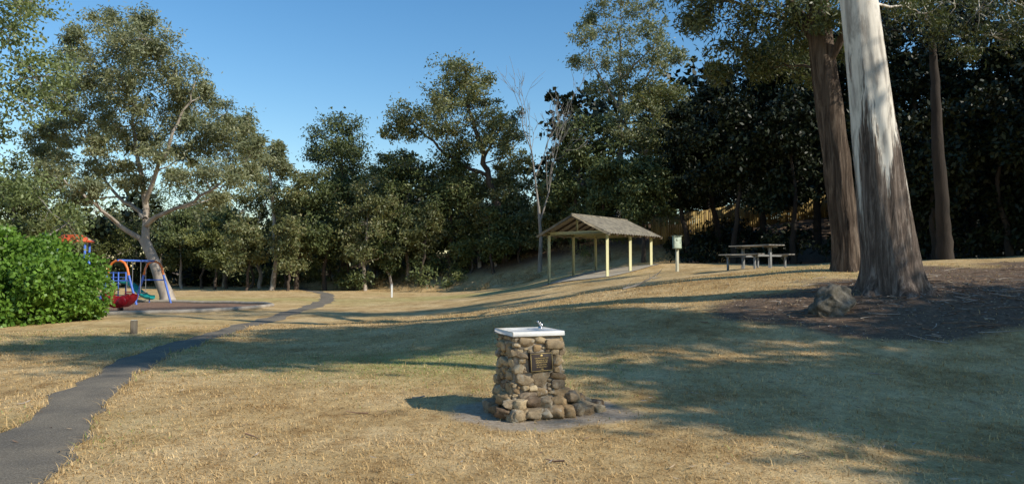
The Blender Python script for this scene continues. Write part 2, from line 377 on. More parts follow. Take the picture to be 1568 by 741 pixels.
# ---------------------------------------------------------------- trees
class Tree:
    def __init__(s,seed): s.mb=MB(); s.sk=[]; s.rn=np.random.default_rng(seed); s.lv=[]
    def limb(s,pts,rad,k=8,n=None,wob=.0):
        pts=np.asarray(pts,float); rad=np.asarray(rad,float)
        m=n or max(4,3*len(pts)); t=np.linspace(0,len(pts)-1,m); it=np.arange(len(pts))
        pp=np.stack([np.interp(t,it,pts[:,c]) for c in range(3)],-1); rr=np.interp(t,it,rad)
        for _ in range(2): pp[1:-1]=.25*pp[:-2]+.5*pp[1:-1]+.25*pp[2:]
        if wob: pp[1:-1]+=s.rn.normal(0,wob,(m-2,3))
        s.mb.tube(pp,rr,k)
        for p,r in zip(pp,rr): s.sk.append((p,r))
        return pp
    def attach(s,c):
        pts=np.array([q[0] for q in s.sk]); d=np.linalg.norm(pts-c,axis=1)
        pen=np.clip(pts[:,2]-(c[2]-.35*d),0,None)
        i=int(np.argmin(d+1.3*pen)); return s.sk[i]
    def clump(s,c,R,nsub=7,nleaf=450,L=.28,W=.09,twig=True,sag=.0,puff=.46):
        c=np.asarray(c,float); R=np.asarray(R,float)
        if len(s.sk):
            p0,r0=s.attach(c); d=np.linalg.norm(c-p0)
            r=min(r0*.7,.012+.013*d+.008*R.mean())
            mid=(p0+c)/2+np.array([0,0,-.06*d+sag])+s.rn.normal(0,.07*d,3)
            if d>.3:
                q=np.linspace(0,1,6)[:,None]; pp=(1-q)**2*p0+2*q*(1-q)*mid+q*q*c
                pp[1:-1]+=s.rn.normal(0,.02*d,(4,3))
                rr=np.linspace(r,r*.4,6); s.mb.tube(pp,rr,5)
                for a,b in zip(pp[2:],rr[2:]): s.sk.append((a,b))
        u=s.rn.normal(0,1,(nsub,3)); u/=np.linalg.norm(u,axis=1)[:,None]
        sub=c+u*R*(s.rn.random((nsub,1))**.45)*.9
        if twig and len(s.sk):
            for q in sub:
                m=(c+q)/2+s.rn.normal(0,.08*abs(R.mean()),3)
                s.mb.tube([c,m,q],[.012+.006*R.mean(),.012,.006],3)
        k=s.rn.integers(0,nsub,nleaf)
        pr=puff*R.mean()*s.rn.uniform(.5,1.3,(nsub,1))
        g=s.rn.normal(0,.55,(nleaf,3))
        off=g*pr[k]*np.array([1,1,.75])*1.2
        s.leaves(sub[k]+off,L,W)
    def leaves(s,C,L,W,droop=.45):
        n=len(C); d=s.rn.normal(0,1,(n,3)); d[:,2]-=droop; d/=np.linalg.norm(d,axis=1)[:,None]
        q=s.rn.normal(0,1,(n,3)); q=np.cross(d,q); q/=np.linalg.norm(q,axis=1)[:,None]
        l=L*s.rn.uniform(.6,1.3,(n,1)); w=W*s.rn.uniform(.7,1.3,(n,1))*.5
        s.lv.append(np.stack([C,C+d*l*.45+q*w,C+d*l,C+d*l*.45-q*w],1))
    def out(s,name,bark,leaf,base=(0,0,0)):
        mb=s.mb
        if s.lv:
            LV=np.concatenate(s.lv).reshape(-1,3); n=len(LV)//4
            mb.add(LV,np.arange(n*4).reshape(-1,4),m=1)
        b=np.array(base)
        V=np.vstack(mb.V)-b; Qa=np.vstack(mb.Q); qm=np.concatenate(mb.qm)
        T=np.vstack(mb.T) if mb.T else None; tm=np.concatenate(mb.tm) if mb.T else None
        smf=np.concatenate([qm==0,np.ones(0 if T is None else len(T),bool)])
        return build(name,V,Qa,T,[bark,leaf],qm,tm,smf,loc=tuple(base))
def bgtree(name,pxc,d,top,hw,bot,leaf,bark=BARK_PALE,ncl=22,nleaf=420,L=.34,W=.13,seed=1,lean=0,trunk_r=None,nsub=7,world=None,crk=.4):
    s=Tree(seed); rn=s.rn
    if world is None:
        x,y,zt=P(pxc,top,d); hwm=hw/FPX*d; zb=P(pxc,bot,d)[2]
    else: x,y,zt,hwm,zb=world
    bx=x+lean; zg=Hf(bx,y); zt=max(zt,zg+3.2); zb=min(max(zb,zg+.3),zt-2.2)
    Ht=zt-zg; tr=trunk_r or .010*Ht+.05
    ztr=zb+(zt-zb)*.62
    s.limb([(bx,y,zg-.2),(bx+rn.normal(0,.15)-lean*.15,y,zg+Ht*.15),(bx-lean*.5+rn.normal(0,.4),y+rn.normal(0,.2),zg+(ztr-zg)*.55),(x+rn.normal(0,.3),y,ztr)],[tr*1.35,tr,tr*.75,tr*.35],7,12,.04)
    # several crown lobes of unequal size so that no two outlines are alike
    nl=3 if world is None else 1
    lobes=[]
    for k in range(nl+1):
        if k==0: lobes.append((np.array([x,y,(zt+zb)/2]),np.array([hwm*.8,hwm*.8,(zt-zb)/2])))
        else:
            ang=rn.uniform(0,6.28); f=rn.uniform(.15,.85)
            lobes.append((np.array([x+math.cos(ang)*hwm*.62,y+math.sin(ang)*hwm*.5,zb+(zt-zb)*f]),np.array([hwm*.5,hwm*.5,(zt-zb)*.2])))
    cr=min(hwm,(zt-zb)/2)*crk
    pts=[]; tries=0
    while len(pts)<ncl and tries<ncl*40:
        tries+=1
        c0,r0=lobes[0] if rn.random()<.55 else lobes[rn.integers(0,len(lobes))]
        u=rn.normal(0,1,3); u/=np.linalg.norm(u); rr=rn.random()**.33
        p=c0+u*rr*np.maximum(r0-cr*.5,cr*.3)
        if all(np.linalg.norm((p-q))>cr*.6 for q in pts): pts.append(p)
    pts.sort(key=lambda p:p[2])
    for p in pts:
        k=cr*rn.uniform(.6,1.3)
        s.clump(p,(k*1.2,k*1.2,k*.72),nsub,int(nleaf*rn.uniform(.6,1.3)),L,W)
    return s.out(name,bark,leaf,(bx,y,zg))
# ---- big gum on the left
def left_gum():
    s=Tree(11); d=38
    B=np.array(P(257,463,d)); B[2]=Hf(B[0],B[1])
    def q(px,py,dy=0): return np.array(P(px,py,d+dy))
    s.limb([B-[0,0,.2],B+[-.02,0,.25],q(247,430),q(232,390),q(219,365)],[.50,.37,.31,.27,.25],12,20,.01)
    s.limb([q(222,372),q(224,340,.2),q(222,300,.5),q(205,220,.8),q(203,160,1),q(196,90,1)],[.22,.18,.14,.10,.07,.04],8,18,.05)
    s.limb([q(221,368),q(185,350,-.5),q(150,318,-1),q(118,290,-1.5),q(98,275,-2)],[.14,.11,.08,.05,.03],8,12,.06)
    s.limb([q(224,345),q(245,325,-1),q(290,315,-1.6),q(330,290,-2),q(365,255,-2)],[.13,.11,.08,.06,.04],8,14,.06)
    s.limb([q(222,335),q(208,318,1),q(175,300,1.6),q(150,250,2),q(120,200,2.5)],[.13,.11,.08,.06,.03],8,14,.06)
    s.limb([q(222,310),q(240,262,-1),q(262,210,-1),q(290,160,-1),q(300,120,-1)],[.12,.10,.08,.05,.03],8,14,.06)
    cl=[(185,50,55,38),(140,85,45,32),(225,60,40,32),(100,130,45,38),(160,135,48,32),(225,115,50,35),(270,110,38,30),(75,190,32,34),(120,195,42,32),
        (180,195,40,26),(245,175,45,30),(300,165,38,30),(345,175,38,28),(375,195,34,28),(300,215,40,26),(350,235,40,28),(388,230,22,28),(240,235,38,24),
        (95,250,34,26),(135,260,36,24),(185,255,30,22),(310,262,36,22),(355,270,30,20),(270,270,26,18),(110,305,30,20),(75,235,24,22),(160,30,30,18),(210,30,30,18),
        (330,300,28,18),(160,165,36,22),(205,90,40,30),(150,225,26,16),(275,140,34,24),(330,205,30,24),(230,205,26,18),
        (120,60,26,20),(255,80,28,22),(85,160,28,26),(130,110,36,26),(190,120,40,28),(200,160,38,26),(280,190,36,26),(320,140,28,20),(370,225,30,24),(60,215,22,26),(100,215,30,26),
        (160,200,34,24),(215,220,30,20),(340,200,30,24),(385,260,22,22),(180,80,50,34),(285,240,30,20),(205,280,24,14),(140,290,26,16),(80,270,24,20)]
    cl.sort(key=lambda c:-c[1])
    for (a,b,rx,ry) in cl:
        dy=s.rn.normal(0,2.4); k=d/FPX
        s.clump(q(a,b,dy),(rx*k*1.02,rx*k*1.02,ry*k*.95),10,1300,.23,.066,puff=.38)
    s.out('eucalyptus_tree',BARK_PALE,LF_GUM,tuple(B))
left_gum()
# ---- near gum on the right (detailed trunk)
def big_trunk(s,pts,rad,k=56,n=90,flare=.55,lobes=7,rid=.05,seed=3):
    pts=np.asarray(pts,float); t=np.linspace(0,1,n)**1.25*(len(pts)-1); it=np.arange(len(pts))
    pp=np.stack([np.interp(t,it,pts[:,c]) for c in range(3)],-1); rr=np.interp(t,it,rad)
    for _ in range(6): pp[1:-1]=.25*pp[:-2]+.5*pp[1:-1]+.25*pp[2:]
    rn=random.Random(seed); ph=rn.random()*6
    V=[]; z0=pts[0][2]
    for p,r in zip(pp,rr):
        h=p[2]-z0
        for j in range(k):
            a=j/k*2*math.pi
            lb=.5+.5*math.sin(a*lobes+ph+.8*math.sin(a*2+1))
            f=1+flare*math.exp(-h/.30)*(.35+lb)+flare*.22*math.exp(-h/1.1)*lb
            nn=noise.noise(Vector((math.cos(a)*2.2,math.sin(a)*2.2,h*.35+seed)))
            n2=noise.noise(Vector((math.cos(a)*7,math.sin(a)*7,h*.8+seed)))
            amt=rid*(1 if h<3.5 else .35)
            rr2=r*f*(1+.07*nn+amt*n2*1.6)
            V.append((p[0]+rr2*math.cos(a),p[1]+rr2*math.sin(a),p[2]))
    i=np.arange(n-1)[:,None]*k; j=np.arange(k)[None,:]; j2=(j+1)%k
    s.mb.add(V,np.stack([i+j,i+j2,i+k+j2,i+k+j],-1).reshape(-1,4),m=0)
    for p,r in zip(pp[::4],rr[::4]): s.sk.append((p,r))
def near_gum():
    s=Tree(21); d=15
    g=Hf(*GUM); q=lambda px,py,dd=d: np.array(P(px,py,dd))
    big_trunk(s,[(GUM[0]-.02,d,g-.25),q(1367,420),q(1356,350),q(1345,250),q(1333,150),q(1315,0),(6.9,15.2,10),(6.7,15.4,14),(6.9,15.5,18)],[.54,.53,.50,.45,.40,.35,.30,.22,.1])
    s.limb([(7.0,15.1,8.4),(7.6,16.4,10),(8.4,17.8,12),(8.8,18.6,14)],[.2,.16,.12,.06],10,12,.05)
    s.limb([(6.8,15.1,9.6),(5.6,16,11.4),(4.6,16.6,13.5),(4,17,15.5)],[.18,.14,.1,.05],10,12,.05)
    C=[(7,15.5,18.5,1.8),(8.2,16,17.5,1.6),(5.5,16,17,1.7),(8.8,18.5,15.5,1.5),(4,17,15.8,1.6),(3.2,17.5,13.8,1.3),(5.2,15.5,15,1.2)]
    for x,y,z,r in C: s.clump((x,y,z),(r*1.1,r*1.1,r*.8),10,1000,.17,.045)
    for (a,b,dd,r) in [(1385,8,17,.5),(1420,20,17.5,.55),(1460,-5,17.5,.7),(1500,15,18,.7),(1545,0,18,.8),(1440,50,18.5,.45),(1520,55,18,.6),(1400,-25,17.5,.7),(1480,70,18,.5),(1560,40,18,.6)]:
        s.clump(q(a,b,dd),(r,r,r*.9),8,520,.13,.035)
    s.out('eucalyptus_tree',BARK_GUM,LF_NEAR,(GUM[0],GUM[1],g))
near_gum()
def second_gum():
    s=Tree(22); d=19; q=lambda px,py,dd=d: np.array(P(px,py,dd))
    b=q(1300,415); g=Hf(b[0],d)
    big_trunk(s,[(b[0],d,g-.25),q(1297,390),q(1291,330),q(1280,240),q(1268,150),q(1256,60),q(1250,-20),(7.3,19.3,11),(7,19.5,16)],[.38,.33,.32,.32,.32,.30,.27,.22,.1],flare=.3,seed=8,rid=.14)
    s.limb([q(1256,70),q(1225,20,19.5),q(1190,-20,20),(5.2,20.5,10.5)],[.16,.12,.09,.05],8,10,.04)
    s.limb([q(1262,110),q(1290,50,18.5),q(1310,-10,18)],[.12,.09,.05],8,10,.03)
    for (a,bb,dd,r) in [(1050,-10,20,.9),(1085,25,20,.9),(1120,0,20,1.1),(1155,45,20,.85),(1190,15,19,1.0),(1225,55,20,.8),(1240,0,18.6,1.0),(1120,75,21,.7),(1195,95,21,.7),(1280,25,18,.6),(1075,-50,21,1.2),
                        (1150,-60,20,1.3),(1230,-70,19,1.3),(1160,105,21,.5),(1100,110,21.5,.45),(1240,115,21,.6),(1060,40,21,.5),(1290,70,21,.6),(1330,-60,20,1.2)]:
        s.clump(q(a,bb,dd),(r*1.1,r*1.1,r*.8),9,900,.17,.045)
    for x,y,z,r in [(7,19.5,16.5,2),(5,20,14.5,2),(6,18,13,1.6)]: s.clump((x,y,z),(r,r,r*.8),10,800,.22,.06)
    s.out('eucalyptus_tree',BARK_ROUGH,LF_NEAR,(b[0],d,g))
second_gum()
def slim(px0,py0,px1,py1,d,r,seed,tops):
    s=Tree(seed); a=np.array(P(px0,py0,d)); a[2]=Hf(a[0],a[1]); b=np.array(P(px1,py1,d)); c=b+(b-a)*1.5
    s.limb([a-[0,0,.2],a+(b-a)*.3+[.05,0,0],b,(b+c)/2+[.2,.2,0],c],[r*1.3,r,r*.85,r*.6,r*.25],10,22,.02)
    for k in range(tops):
        s.clump(c+s.rn.normal(0,1.1,3)*[1,1,.7]-[0,0,.5],(1.0,1.0,.8),8,500,.24,.08)
    s.out('blackwood_tree',BARK_VDARK,LF_VDARK,tuple(a))
slim(1448,420,1436,230,26,.24,31,5)
# ---- poplar-like tree at the left edge
def edge_tree():
    s=Tree(41); B=np.array([-18.3,24.0,Hf(-18.3,24)])
    s.limb([B,B+[.1,0,4],B+[.2,0,9],B+[.3,0,15]],[.4,.33,.25,.1],10,14,.05)
    for k in range(60):
        z=s.rn.uniform(1.8,16.5); a=s.rn.uniform(0,6.28); r=s.rn.uniform(.8,3.4)*(1 if z<13 else .7)
        s.clump(B+np.array([math.cos(a)*r,math.sin(a)*r,z]),(1.0,1.0,.85),8,600,.15,.085)
    s.out('poplar_tree',BARK_GREY,LF_POP,tuple(B))
edge_tree()
# ---- background belt, from left to right
bg=[(20,48,230,60,420,LF_DARK,BARK_GREY,22),(70,60,265,55,425,LF_OLIVE,BARK_GREY,20),(140,72,300,70,425,LF_OLIVE,BARK_PALE,22),(215,78,285,70,425,LF_GUM2,BARK_PALE,20),
(285,74,270,55,425,LF_DARK,BARK_DARK,22),(345,70,285,50,425,LF_GUM2,BARK_PALE,20),(330,62,330,38,428,LF_OLIVE,BARK_DARK,16),(400,66,250,46,400,LF_GUM2,BARK_PALE,20),
(418,60,192,34,300,LF_GUM,BARK_PALE,12),(455,60,245,44,400,LF_GUM2,BARK_DARK,22),(380,58,330,40,430,LF_GUM2,BARK_DARK,14),
(528,64,162,64,350,LF_DARK,BARK_DARK,34),(500,60,258,58,415,LF_DARK,BARK_DARK,28),(440,57,335,40,425,LF_GUM2,BARK_DARK,14),(560,58,270,52,410,LF_GUM2,BARK_PALE,24),(625,60,222,56,390,LF_DARK,BARK_PALE,28),
(605,62,210,42,330,LF_GUM2,BARK_PALE,16),(645,58,295,42,400,LF_GUM2,BARK_DARK,18),(690,59,220,52,380,LF_DARK,BARK_DARK,26),(735,59,232,52,385,LF_GUM2,BARK_PALE,24),(790,60,222,48,380,LF_GUM2,BARK_PALE,22),
(755,56,315,36,395,LF_DARK,BARK_DARK,14),(885,53,145,50,380,LF_DARK,BARK_DARK,32),(840,55,270,42,385,LF_GUM2,BARK_GREY,20),(930,49,225,52,375,LF_DARK,BARK_DARK,28),(1005,54,65,58,340,LF_GUM2,BARK_PALE,30),
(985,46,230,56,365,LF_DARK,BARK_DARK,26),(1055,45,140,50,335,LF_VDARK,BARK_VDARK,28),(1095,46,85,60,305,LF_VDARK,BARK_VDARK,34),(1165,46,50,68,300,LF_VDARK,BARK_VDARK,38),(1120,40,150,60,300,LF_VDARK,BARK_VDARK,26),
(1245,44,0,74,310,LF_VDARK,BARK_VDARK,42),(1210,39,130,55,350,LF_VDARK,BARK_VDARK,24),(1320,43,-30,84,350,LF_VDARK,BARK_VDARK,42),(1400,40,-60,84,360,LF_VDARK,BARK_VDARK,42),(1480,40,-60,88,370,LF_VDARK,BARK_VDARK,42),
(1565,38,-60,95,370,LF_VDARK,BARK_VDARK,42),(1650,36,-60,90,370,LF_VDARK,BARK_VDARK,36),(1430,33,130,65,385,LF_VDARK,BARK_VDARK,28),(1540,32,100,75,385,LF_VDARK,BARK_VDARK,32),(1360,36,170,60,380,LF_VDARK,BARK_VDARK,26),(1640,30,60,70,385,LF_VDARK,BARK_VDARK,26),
(1085,58,120,60,360,LF_VDARK,BARK_VDARK,22),(1030,60,160,60,360,LF_VDARK,BARK_VDARK,22),(1160,60,130,70,360,LF_VDARK,BARK_VDARK,22)]
rb=random.Random(17)
for a in range(250,1010,36):
    bg.append((a+rb.uniform(-12,12),rb.uniform(55,61) if a>600 else rb.uniform(61,67),rb.uniform(300,350),rb.uniform(26,42),rb.uniform(400,425),rb.choice([LF_GUM2,LF_OLIVE,LF_DARK,LF_DARK]),rb.choice([BARK_PALE,BARK_DARK,BARK_DARK]),rb.randint(9,13)))
for k,(a,d,t_,hw_,b,lf,bk,nc) in enumerate(bg):
    dark=lf is LF_VDARK  # trees whose shade is painted into leaf and bark colour
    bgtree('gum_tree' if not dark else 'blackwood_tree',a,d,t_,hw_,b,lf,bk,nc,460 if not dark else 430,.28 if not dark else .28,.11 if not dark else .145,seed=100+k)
def umbrella():
    s=Tree(61); d=58; q=lambda px,py,dy=0: np.array(P(px,py,d+dy))
    B=q(775,400); B[2]=Hf(B[0],B[1])
    s.limb([B,q(768,350),q(752,280),q(738,230),q(722,180),q(712,130)],[.36,.30,.24,.20,.15,.08],8,20,.08)
    s.limb([q(748,270),q(700,250,1),q(660,215,1),q(620,180,1)],[.16,.13,.09,.05],7,12,.08)
    s.limb([q(742,240),q(760,205,-1),q(785,180,-1)],[.13,.10,.05],7,10,.06)
    for (a,b,rx,ry) in [(700,110,42,22),(735,122,26,18),(680,140,32,22),(712,150,42,24),(690,178,38,20),(735,185,38,22),(770,178,30,22),(760,210,36,22),(720,220,38,20),(690,205,30,18),
                        (625,172,32,18),(648,182,34,19),(610,185,26,16),(665,195,28,18),(790,205,26,20),(640,205,28,16),(740,155,30,18),(780,235,28,20),(712,102,30,14),(680,160,30,20),(750,225,36,22),(700,235,34,20),(600,200,24,18),(700,128,36,22),(725,138,36,22),(755,190,34,22)]:
        k=d/FPX; s.clump(q(a,b,s.rn.normal(0,1.6)),(rx*k,rx*k,ry*k),9,800,.27,.11,puff=.40)
    s.out('eucalyptus_tree',BARK_DARK,LF_GUM2,tuple(B))
    s=Tree(62); d=54
    B=q(945,390); B[2]=Hf(B[0],B[1])
    s.limb([B,q(946,300),q(950,220),q(952,150),q(948,90),q(952,40)],[.34,.26,.2,.15,.1,.05],8,20,.08)
    s.limb([q(950,200),q(975,150,1),q(1000,100,1),q(1010,60,1)],[.13,.10,.07,.04],7,12,.06)
    s.limb([q(950,170),q(925,130,-1),q(905,90,-1)],[.11,.08,.04],7,12,.06)
    for (a,b,rx,ry) in [(950,5,40,24),(915,20,30,20),(985,15,34,24),(895,60,30,24),(930,55,32,20),(965,50,36,24),(1005,60,30,22),(890,95,24,14),(925,95,32,20),(965,90,32,20),(1010,100,32,22),(1030,85,22,18),
                        (940,130,34,19),(985,135,34,20),(1020,140,28,20),(915,140,26,16),(960,170,30,18),(1000,175,30,20),(945,-25,34,18),(1000,-20,26,16),(930,190,28,18),(975,210,30,22),(1000,40,26,18),(900,35,22,16),(1020,165,28,20),(955,115,30,18),(950,200,30,20)]:
        k=d/FPX; s.clump(q(a,b,s.rn.normal(0,1.6)),(rx*k*.9,rx*k*.9,ry*k),9,680,.25,.095,puff=.38)
    s.out('eucalyptus_tree',BARK_GREY,LF_GUM,tuple(B))
umbrella()
def dead():
    s=Tree(71); d=52; q=lambda px,py,dy=0: np.array(P(px,py,d+dy)); B=q(826,400); B[2]=Hf(B[0],B[1]); rn=s.rn
    def rec(p,dr,L,r,lv):
        e=p+dr*L; m=(p+e)/2+rn.normal(0,.05*L,3); s.mb.tube([p,m,e],[r,r*.75,r*.5],5)
        if lv==0: return
        for k in range(3 if lv>1 else 2):
            nd=dr+rn.normal(0,.42,3); nd[2]+=.25; nd/=np.linalg.norm(nd)
            t=rn.uniform(.45,1); rec(p+(e-p)*t,nd,L*rn.uniform(.5,.8),max(r*.52,.014),lv-1)
    s.mb.tube([B-[0,0,.2],B+[.1,0,2.3],B+[-.05,0,4.6]],[.17,.13,.10],7)
    rec(B+[-.05,0,4.5],np.array([-.12,0,.99]),4.2,.09,4); rec(B+[.05,0,3.5],np.array([.22,0,.97]),4.4,.08,4)
    build('dead_tree',np.vstack(s.mb.V)-B,np.vstack(s.mb.Q),mats=[BARK_GREY],smooth=True,loc=tuple(B))
dead()
# trees standing right of the camera (out of frame, they throw the lawn's shade)
SH=[((14.6,3.0,21,3.0,13),22,520),((19.8,4.6,21,3.2,12.5),24,520),((25.5,4.5,15.5,4.2,7),30,560),((22.3,4.6,13,3.6,6.5),26,560),
    ((19.7,.2,15,3.1,7),30,600),((20.8,-3.6,14,3.1,6.5),28,560),((25,.3,16,4.2,6),28,560),((30,3,19,4.5,7),24,420),((34,32,20,6,4),28,360),((42,30,20,6,4),28,360),((38,38,20,6,4),28,360),((31,26,17,4.5,5),24,360)]
for k,(w,nc,nl) in enumerate(SH):
    bgtree('eucalyptus_tree',0,0,0,0,0,LF_DARK,BARK_PALE,nc,nl,.36,.18,seed=300+k,world=w,crk=.45)
def belt():
    s=Tree(81); rn=s.rn
    for k in range(330):
        x=rn.uniform(-75,75); y=rn.uniform(70,100) if x<5 else rn.uniform(62,90)
        z=Hf(x,y)+rn.uniform(.5,8 if x<5 else 15); r=rn.uniform(1.8,3.2)
        s.clump((x,y,z),(r,r,r*.8),6,200,.75,.46,twig=False)
    LV=np.concatenate(s.lv).reshape(-1,3)
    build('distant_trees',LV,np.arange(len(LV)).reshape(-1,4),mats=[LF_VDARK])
belt()
def under(name,mat,n,seed,xr_,off,hr,rr,L,W,nl):
    s=Tree(seed); rn=s.rn
    for k in range(n):
        x=rn.uniform(*xr_); yb=float(np.interp(x,YBX,YBY))
        y=yb+rn.uniform(*off); r=rn.uniform(*rr); z=Hf(x,y)+rn.uniform(*hr)+r*.4
        s.clump((x,y,z),(r*1.2,r*1.2,r*.8),6,nl,L,W,twig=False)
    LV=np.concatenate(s.lv).reshape(-1,3)
    build(name,LV,np.arange(len(LV)).reshape(-1,4),mats=[mat])
under('undergrowth',LF_DARK,130,91,(-40,12),(9,15),(0,2.0),(.8,1.6),.3,.13,400)
under('undergrowth',LF_DARK,80,96,(-52,-6),(0,7),(0,1.0),(.7,1.4),.28,.12,380)
under('undergrowth',LF_OLIVE,50,92,(-42,10),(3,11),(-.1,.5),(.3,.8),.2,.07,300)
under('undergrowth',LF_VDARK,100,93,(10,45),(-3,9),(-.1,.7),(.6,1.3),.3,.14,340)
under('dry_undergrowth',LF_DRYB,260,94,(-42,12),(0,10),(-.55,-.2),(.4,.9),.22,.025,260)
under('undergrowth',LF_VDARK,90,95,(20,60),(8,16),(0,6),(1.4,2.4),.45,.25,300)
# ---- bush at left
def bush():
    s=Tree(51); rn=s.rn
    cx,cy=-15.9,23.0
    def put(c,R,n):
        u=rn.normal(0,1,(n,3)); u/=np.linalg.norm(u,axis=1)[:,None]
        o=c+u*R*(.68+.45*rn.random((n,1))); s.leaves(o,.15,.10,.2)
    for k in range(88):
        a=rn.uniform(0,6.28); r=rn.uniform(0,1)**.5; x=cx+2.75*r*math.cos(a); y=cy+2.2*r*math.sin(a)
        top=3.2*math.sqrt(max(0,1-.6*r*r))-.22*(x-cx); z=rn.uniform(.3,max(.5,top-.3))+Hf(x,y); q=rn.uniform(.3,.75)
        put(np.array([x,y,z]),np.array([q,q,q*.85]),700)
    for k in range(60):
        a=rn.uniform(0,6.28); r=rn.uniform(.3,.9); x=cx+2.6*r*math.cos(a); y=cy+2*r*math.sin(a); z=Hf(x,y)
        s.mb.tube([(cx+r*math.cos(a),cy+r*math.sin(a),z),(x,y,z+rn.uniform(1,2.2))],[.03,.01],4)
    s.out('green_bush',BARK_DARK,LF_BRIGHT,(cx,cy,0))
bush()
# ---------------------------------------------------------------- stone drinking fountain
def stone_mat():
    m,nt,p,o=new_mat('field_stone'); v=objco(nt)
    g=N(nt,'ShaderNodeNewGeometry').outputs['Random Per Island']
    c=ramp(nt,g,[(0,(.21,.15,.10)),(.2,(.40,.28,.155)),(.4,(.50,.385,.23)),(.6,(.29,.23,.17)),(.8,(.45,.345,.21)),(1,(.58,.47,.31))])
    c=mixc(nt,1,c,ramp(nt,noise_n(nt,12,6,.8,v),[(.3,(.35,.32,.29)),(.5,(.85,.82,.78)),(.75,(1.3,1.26,1.18))]),'MULTIPLY')
    c=mixc(nt,ramp(nt,noise_n(nt,7,5,.8,v),[(.54,(0,0,0)),(.62,(.6,.6,.6))]),c,(.44,.41,.33))
    nt.links.new(c,p.inputs['Base Color']); p.inputs['Roughness'].default_value=.9; p.inputs['Specular IOR Level'].default_value=.2
    bump(nt,p,noise_n(nt,24,6,.85,v),1.0,.02); return m
def fountain():
    yaw=math.radians(20); g=Hf(*FC)
    E=empty('drinking_fountain',(FC[0],FC[1],g),yaw)
    SM=stone_mat(); MO=simple('mortar',(.19,.155,.115),(.38,.32,.24),20,.95,.8,.01)
    TZ=.845
    hs=lambda z:.272+.055*(1-min(z,TZ)/TZ)**1.5
    core=MB(); zz=[-.1,0,.15,.3,.5,.7,TZ]
    V=[]
    for z in zz:
        h=hs(max(z,0))-.008
        V+=[(-h,-h,z),(h,-h,z),(h,h,z),(-h,h,z)]
    Q=[]
    for a in range(len(zz)-1):
        for b in range(4): Q.append([a*4+b,a*4+(b+1)%4,a*4+4+(b+1)%4,a*4+4+b])
    n=len(V)-4; Q.append([n,n+1,n+2,n+3]); core.add(V,Q); core.out('mortar_core',[MO],parent=E)
    mb=MB(); rnd=random.Random(4)
    for face in range(4):
        Rf=Matrix.Rotation(face*math.pi/2,3,'Z'); pl=[]
        for (smin,smax,tries) in((.13,.18,40),(.09,.13,260),(.06,.09,800),(.035,.055,1300)):
            for _ in range(tries):
                w=rnd.uniform(smin,smax)*rnd.uniform(1,1.4); hh=rnd.uniform(smin,smax)*rnd.uniform(.6,.95)
                z=rnd.uniform(-.02+hh/2,TZ-hh/2); h=hs(max(z,0))
                x=rnd.uniform(-h+w*.34,h-w*.34)
                if face==0 and abs(x-.02)<.125+w/2 and abs(z-.575)<.095+hh/2: continue
                ok=True
                for (x2,z2,w2,h2) in pl:
                    if (abs(x-x2)/((w+w2)*.5))**3.5+(abs(z-z2)/((hh+h2)*.5))**3.5<.9: ok=False;break
                if ok:
                    pl.append((x,z,w,hh))
                    dep=rnd.uniform(.07,.10) if w>.1 else rnd.uniform(.04,.07)
                    R=Rf@Matrix.Rotation(rnd.gauss(0,.14),3,'Y')@Matrix.Rotation(rnd.gauss(0,.08),3,'X')@Matrix.Rotation(rnd.gauss(0,.09),3,'Z')
                    c=Rf@Vector((x,-h+.008+rnd.uniform(-.012,.012),z))
                    stone(mb,c[:],(w*1.09,dep,hh*1.11),R,box=rnd.uniform(.4,.6),amp=rnd.uniform(.1,.2))
    for k in range(22):
        a=rnd.uniform(0,6.28); r=.36
        x=max(-.38,min(.38,r*1.4*math.cos(a))); y=max(-.38,min(.38,r*1.4*math.sin(a)))
        s=rnd.uniform(.1,.16); stone(mb,(x,y,rnd.uniform(.01,.06)),(s*1.3,s,s*.8),Matrix.Rotation(rnd.uniform(0,6),3,'Z'),box=.55,amp=.2)
    for (x,y,z,s) in [(.43,-.33,.06,.17),(.46,-.16,.07,.18),(.60,-.24,.05,.16),(.63,-.06,.05,.16),(.48,.04,.07,.16),(.74,-.16,.03,.15),(.42,-.25,.17,.15),(.40,-.1,.19,.15),(.54,-.14,.12,.13),(.39,.08,.19,.14),(.77,-.02,.03,.13),(.6,.1,.05,.14),(.52,-.36,.04,.13),(.70,-.30,.03,.12),
                      (-.12,-.40,.04,.15),(.02,-.41,.04,.13),(.14,-.41,.05,.16),(.3,-.40,.05,.16),(-.3,-.39,.04,.15),(-.39,-.28,.05,.16),(-.40,-.07,.05,.16),(-.39,.15,.05,.16),(.22,-.345,.16,.14),(.05,-.345,.15,.14),(-.1,-.345,.16,.13),(-.24,-.345,.15,.13),(-.345,-.2,.19,.14),(.36,-.33,.2,.13),(-.34,-.31,.14,.12)]:
        stone(mb,(x,y,z),(s*1.3,s*1.1,s*.85),Matrix.Rotation(rnd.uniform(0,6),3,'Z')@Matrix.Rotation(rnd.gauss(0,.2),3,'X'),box=.55,amp=.2)
    mb.out('stones',[SM],smooth=False,parent=E)
    SL=simple('slab_steel',(.50,.49,.46),(.68,.66,.62),9,.42,.15,.002,metal=.2,spec=.5)
    sl=MB(); sl.box((0,0,TZ+.031),(.61,.61,.055),bev=.007)
    so=sl.out('top_slab',[SL],parent=E)
    cu=MB(); V,T=ico(3); cu.add(V*np.array([.17,.17,.045])+np.array([-.08,-.02,TZ+.066]),None,T)
    co=cu.out('bowl_cutter_tmp',[SL],smooth=True,parent=E)
    bo=so.modifiers.new('b','BOOLEAN'); bo.object=co; bo.operation='DIFFERENCE'; bo.solver='EXACT'
    bpy.context.view_layer.update(); dg=bpy.context.evaluated_depsgraph_get()
